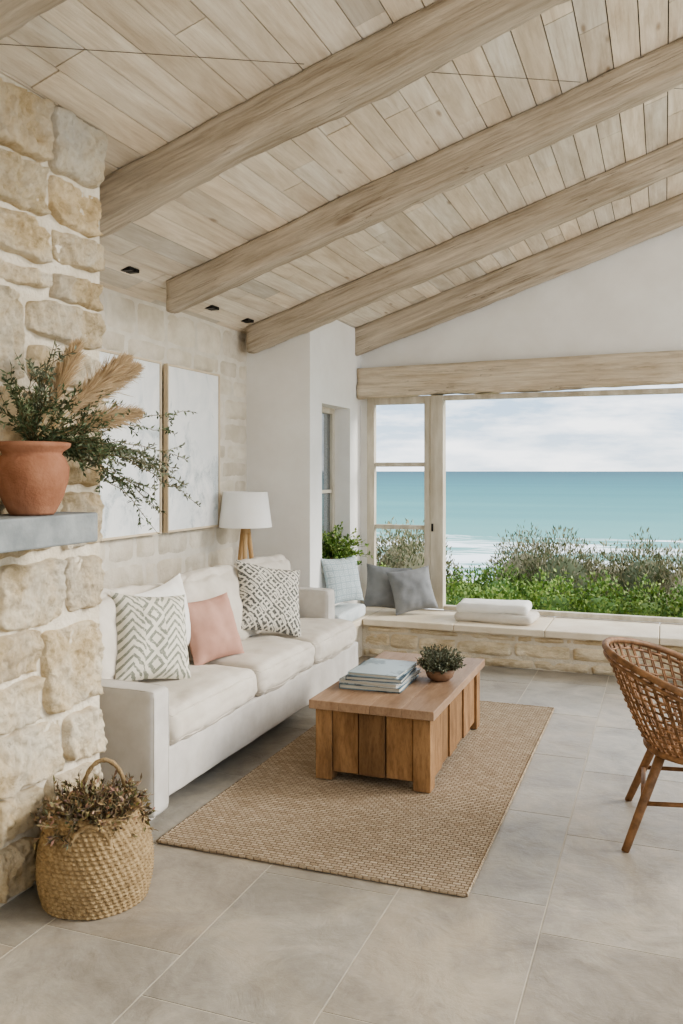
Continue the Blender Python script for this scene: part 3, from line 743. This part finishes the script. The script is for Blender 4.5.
# ---------------------------------------------------------------- rattan chair
def chair():
    C=Vector((.17,4.06,0)); back=R(182); P=[]
    def zt(a): 
        k=abs(a)/R(128); return .82-.17*min(1,k*1.25)**2-.20*max(0,(k-.75)/.25)**1.5
    def S(a,t):
        r=.235+.135*t**.75; th=back+a; z=.40+(zt(a)-.40)*t
        off=Vector((math.cos(back),math.sin(back),0))*(.05*t)
        return C+off+Vector((math.cos(th)*r*1.0,math.sin(th)*r*1.08,z))
    A=R(128); m=MB(); n=34
    def vc(): 
        v=random.uniform(.8,1.25); return (v,v,v)
    for i in range(n+1):
        a=-A+2*A*i/n
        for da in (-.012,.012):
            m.tube([S(a+da,t/8) for t in range(9)],.0042,6,vc())
    for k in range(1,11):
        t=k/11; 
        m.tube([S(-A+2*A*i/102,t)+Vector((math.cos(back-A+2*A*i/102),math.sin(back-A+2*A*i/102),0))*(.006*(1 if ((i//3)+k)%2 else -1)) for i in range(103)],.0048,6,vc())
    P.append(m.build('woven_shell',M_rattan,smooth=True))
    r=MB()
    rim=[S(-A+2*A*i/60,1) for i in range(61)]; r.tube(rim,.015,10); r.tube([p+Vector((0,0,-.032)) for p in rim],.009,8)
    r.tube([S(-A,1-t/8) for t in range(9)],.013,8); r.tube([S(A,1-t/8) for t in range(9)],.013,8)
    ring=[C+Vector((math.cos(2*math.pi*i/40)*.245,math.sin(2*math.pi*i/40)*.265,.40)) for i in range(40)]
    r.tube(ring,.015,10,closed=True)
    P.append(r.build('rim_frame',M_rattan,smooth=True))
    s=MB()
    for i in range(-14,15):
        x=i*.0165; h=math.sqrt(max(0,.24**2-x*x)); 
        s.tube([C+Vector((x,y*h*1.08/4,.405+.004*((i+y)%2))) for y in range(-4,5)],.006,6,vc())
        s.tube([C+Vector((y*h/4,x*1.08,.405+.004*((i+y+1)%2))) for y in range(-4,5)],.006,6,vc())
    P.append(s.build('woven_seat',M_rattan,smooth=True))
    l=MB(); feet=[(-.155,3.80),(-.165,4.40),(.46,3.80),(.46,4.36)]; mids=[]
    for fx,fy in feet:
        tp=Vector((C.x+(fx-C.x)*.55,C.y+(fy-C.y)*.55,.40)); ft=Vector((fx,fy,0)); l.tube([tp,tp.lerp(ft,.5),ft],[.021,.019,.016],10); mids.append(tp.lerp(ft,.52))
    for a,b in ((0,1),(1,3),(3,2),(2,0)): l.tube([mids[a],(mids[a]+mids[b])/2+Vector((0,0,.02)),mids[b]],.010,8)
    P.append(l.build('legs',M_rattan,smooth=True)); group('rattan_chair',P)
chair()
# ---------------------------------------------------------------- exterior
def leafmesh(name,sets,seed=1):
    r=np.random.default_rng(seed); random.seed(seed); V=[];F=[];Cc=[]; co=MB()
    for (blobs,kind,nper,L,w,up) in sets:
        for (cx,cy,cz_,rx,ry,rz) in blobs:
            n=int(nper*rx*rz*4)
            d=r.normal(size=(n,3)); d/=np.linalg.norm(d,axis=1)[:,None]; rad=r.uniform(.78,1.06,size=(n,1))
            lump=np.array([1+.2*noise.noise(Vector(x*2.3)+Vector((cx,0,0))) +.14*noise.noise(Vector(x*6)+Vector((cx,0,0))) for x in d])[:,None]
            p=d*rad*lump*np.array([rx,ry,rz])+np.array([cx,cy,cz_]); 
            dd=d*.6+r.normal(size=(n,3))*.5+np.array([0,0,up]); dd/=np.linalg.norm(dd,axis=1)[:,None]
            sd=np.cross(dd,r.normal(size=(n,3))); sd/=np.linalg.norm(sd,axis=1)[:,None]
            Ls=L*r.uniform(.6,1.3,size=(n,1)); ws=w*r.uniform(.7,1.2,size=(n,1))
            q=np.stack([p,p+dd*Ls*.5+sd*ws,p+dd*Ls,p+dd*Ls*.5-sd*ws],1)
            b=len(V); V.extend(map(tuple,q.reshape(-1,3))); tone=random.uniform(.85,1.15)
            for i in range(n):
                F.append((b+4*i,b+4*i+1,b+4*i+2,b+4*i+3)); Cc.append(tuple(tone*x for x in greens(kind)))
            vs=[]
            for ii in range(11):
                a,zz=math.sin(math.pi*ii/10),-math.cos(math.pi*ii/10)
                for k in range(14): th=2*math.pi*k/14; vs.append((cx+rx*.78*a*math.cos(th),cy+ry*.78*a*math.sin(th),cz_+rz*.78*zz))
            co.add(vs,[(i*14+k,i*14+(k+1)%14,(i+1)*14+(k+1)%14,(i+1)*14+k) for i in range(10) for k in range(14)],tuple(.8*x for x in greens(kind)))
    mb=MB(); mb.v=V;mb.f=F;mb.c=Cc;mb.m=[0]*len(F)
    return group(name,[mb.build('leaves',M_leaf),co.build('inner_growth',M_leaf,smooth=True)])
random.seed(41)
bl=[(x,9.2+random.uniform(-.2,.2),-.20+random.uniform(-.06,.06),.5,.45,random.uniform(.52,.72)) for x in np.arange(-4.6,3.2,.5)]
leafmesh('hedge',[(bl,1,3400,.045,.015,.2)],2)
b1=[(x,11.1+random.uniform(-.3,.4),-.20,.6,.5,random.uniform(.74,.95)) for x in np.arange(-1.7,3.4,.5)]
b2=[(x,11.0+random.uniform(-.3,.3),-.2,.5,.5,random.uniform(.85,1.08)) for x in np.arange(-5.2,-2.7,.45)]
b3=[(x,10.9+random.uniform(-.2,.2),-.3,.5,.45,random.uniform(.55,.72)) for x in np.arange(-2.7,-1.4,.4)]
leafmesh('coastal_shrub',[(b1,2,2800,.07,.009,.7),(b2,2,2800,.07,.010,.7),(b3,1,2400,.06,.012,.4)],3)
g=MB(); V=[];nx,ny=40,40
for j in range(ny+1):
    for i in range(nx+1):
        x=-60+110*i/nx; y=7.95+ (j/ny)**1.5*70
        z=-.42-max(0,(y-11.5))*.30+.15*noise.noise(Vector((x*.3,y*.3,0)))*(1 if y>9 else 0); V.append((x,y,z))
g.add(V,[(j*(nx+1)+i,j*(nx+1)+i+1,(j+1)*(nx+1)+i+1,(j+1)*(nx+1)+i) for j in range(ny) for i in range(nx)])
g.build('ground_outside',mat('coastal_grass',(98,108,62),(140,138,92),2,rough=.95,bump=.6,bscale=8),smooth=True)
def sea():
    m=NT('sea_water'); tc=m.N('ShaderNodeTexCoord'); sp=m.N('ShaderNodeSeparateXYZ'); m.L(tc.outputs['Object'],sp.inputs[0])
    y=sp.outputs[1]
    ly=m.math('DIVIDE',m.math('LOGARITHM',y,10.0),4.0)
    v1=m.coords((.0022,.009,1)); patch=m.math('MULTIPLY',m.math('SUBTRACT',m.noise(v1,1,5,.6),.5),.14)
    f=m.math('ADD',ly,patch)
    r=m.N('ShaderNodeValToRGB'); m.L(f,r.inputs[0]); e=r.color_ramp.elements
    e[0].position=.50;e[0].color=(*s2l((136,172,164)),1); e[1].position=.92;e[1].color=(*s2l((50,94,104)),1)
    for p,c in ((.58,(108,156,150)),(.66,(80,136,136)),(.76,(60,116,122))):
        q=e.new(p); q.color=(*s2l(c),1)
    foamn=m.ramp(m.noise(m.coords((.02,.055,1)),1,7,.7,.6),.44,.52)
    near=m.math('LESS_THAN',y,220.0)
    foam=m.math('MULTIPLY',foamn,near)
    wc=m.ramp(m.noise(m.coords((.02,.08,1)),1,6,.75),.66,.72); foam=m.math('MAXIMUM',foam,m.math('MULTIPLY',wc,.22))
    col=m.mix(foam,r.outputs[0],(.82,.85,.84)); m.L(col,m.b.inputs['Base Color']); m.b.inputs['Roughness'].default_value=.6; m.b.inputs['Specular IOR Level'].default_value=.08
    m.L(m.bump(m.noise(m.coords((.15,.5,1)),1,6,.6),.4,.5),m.b.inputs['Normal'])
    s=MB(); s.add([(-30000,40,-15),(30000,40,-15),(30000,40000,-15),(-30000,40000,-15)],[(0,1,2,3)]); s.build('sea',m.mat)
sea()
# ---------------------------------------------------------------- world + light
w=D.worlds.new('sky'); SC.world=w; w.use_nodes=True; t=w.node_tree; N=t.nodes; bg=N['Background']
tc=N.new('ShaderNodeTexCoord'); sp=N.new('ShaderNodeSeparateXYZ'); t.links.new(tc.outputs['Generated'],sp.inputs[0])
rp=N.new('ShaderNodeValToRGB'); t.links.new(sp.outputs[2],rp.inputs[0]); e=rp.color_ramp.elements
e[0].position=0;e[0].color=(.52,.59,.65,1);e[1].position=.55;e[1].color=(.50,.60,.74,1)
q=e.new(.07);q.color=(.33,.44,.56,1)
mp=N.new('ShaderNodeMapping'); mp.inputs['Scale'].default_value=(1,1,5); t.links.new(tc.outputs['Generated'],mp.inputs[0])
no=N.new('ShaderNodeTexNoise'); no.inputs['Scale'].default_value=7;no.inputs['Detail'].default_value=9;no.inputs['Roughness'].default_value=.6; t.links.new(mp.outputs[0],no.inputs['Vector'])
cr=N.new('ShaderNodeValToRGB'); cr.color_ramp.elements[0].position=.40;cr.color_ramp.elements[1].position=.62; t.links.new(no.outputs['Fac'],cr.inputs[0])
mx=N.new('ShaderNodeMix'); mx.data_type='RGBA'; t.links.new(cr.outputs[0],mx.inputs[0]); t.links.new(rp.outputs[0],mx.inputs[6]); mx.inputs[7].default_value=(.84,.86,.88,1)
lt=N.new('ShaderNodeMath'); lt.operation='LESS_THAN'; t.links.new(sp.outputs[2],lt.inputs[0]); lt.inputs[1].default_value=-.02
m2=N.new('ShaderNodeMix'); m2.data_type='RGBA'; t.links.new(lt.outputs[0],m2.inputs[0]); t.links.new(mx.outputs[2],m2.inputs[6]); m2.inputs[7].default_value=(.80,.77,.72,1)  # below the horizon: added warm grey glow standing in for upward bounce light
t.links.new(m2.outputs[2],bg.inputs['Color']); bg.inputs['Strength'].default_value=1.6
sun=D.lights.new('sun','SUN'); sun.energy=2.3; sun.angle=R(24); sun.color=(1,.96,.90); so=D.objects.new('sun',sun); SC.collection.objects.link(so)
so.rotation_euler=Vector((-.82,-.34,-.40)).to_track_quat('-Z','Y').to_euler()
cam=D.cameras.new('camera'); co=D.objects.new('camera',cam); SC.collection.objects.link(co); co.location=(0,0,1.6); co.rotation_euler=(R(90),0,R(20.6))
cam.lens=30.2; cam.sensor_width=36; cam.shift_y=-41/1024; cam.clip_end=60000; cam.clip_start=.05
SC.camera=co
SC.view_settings.view_transform='AgX'; SC.view_settings.look='AgX - Medium High Contrast'; SC.view_settings.exposure=.70
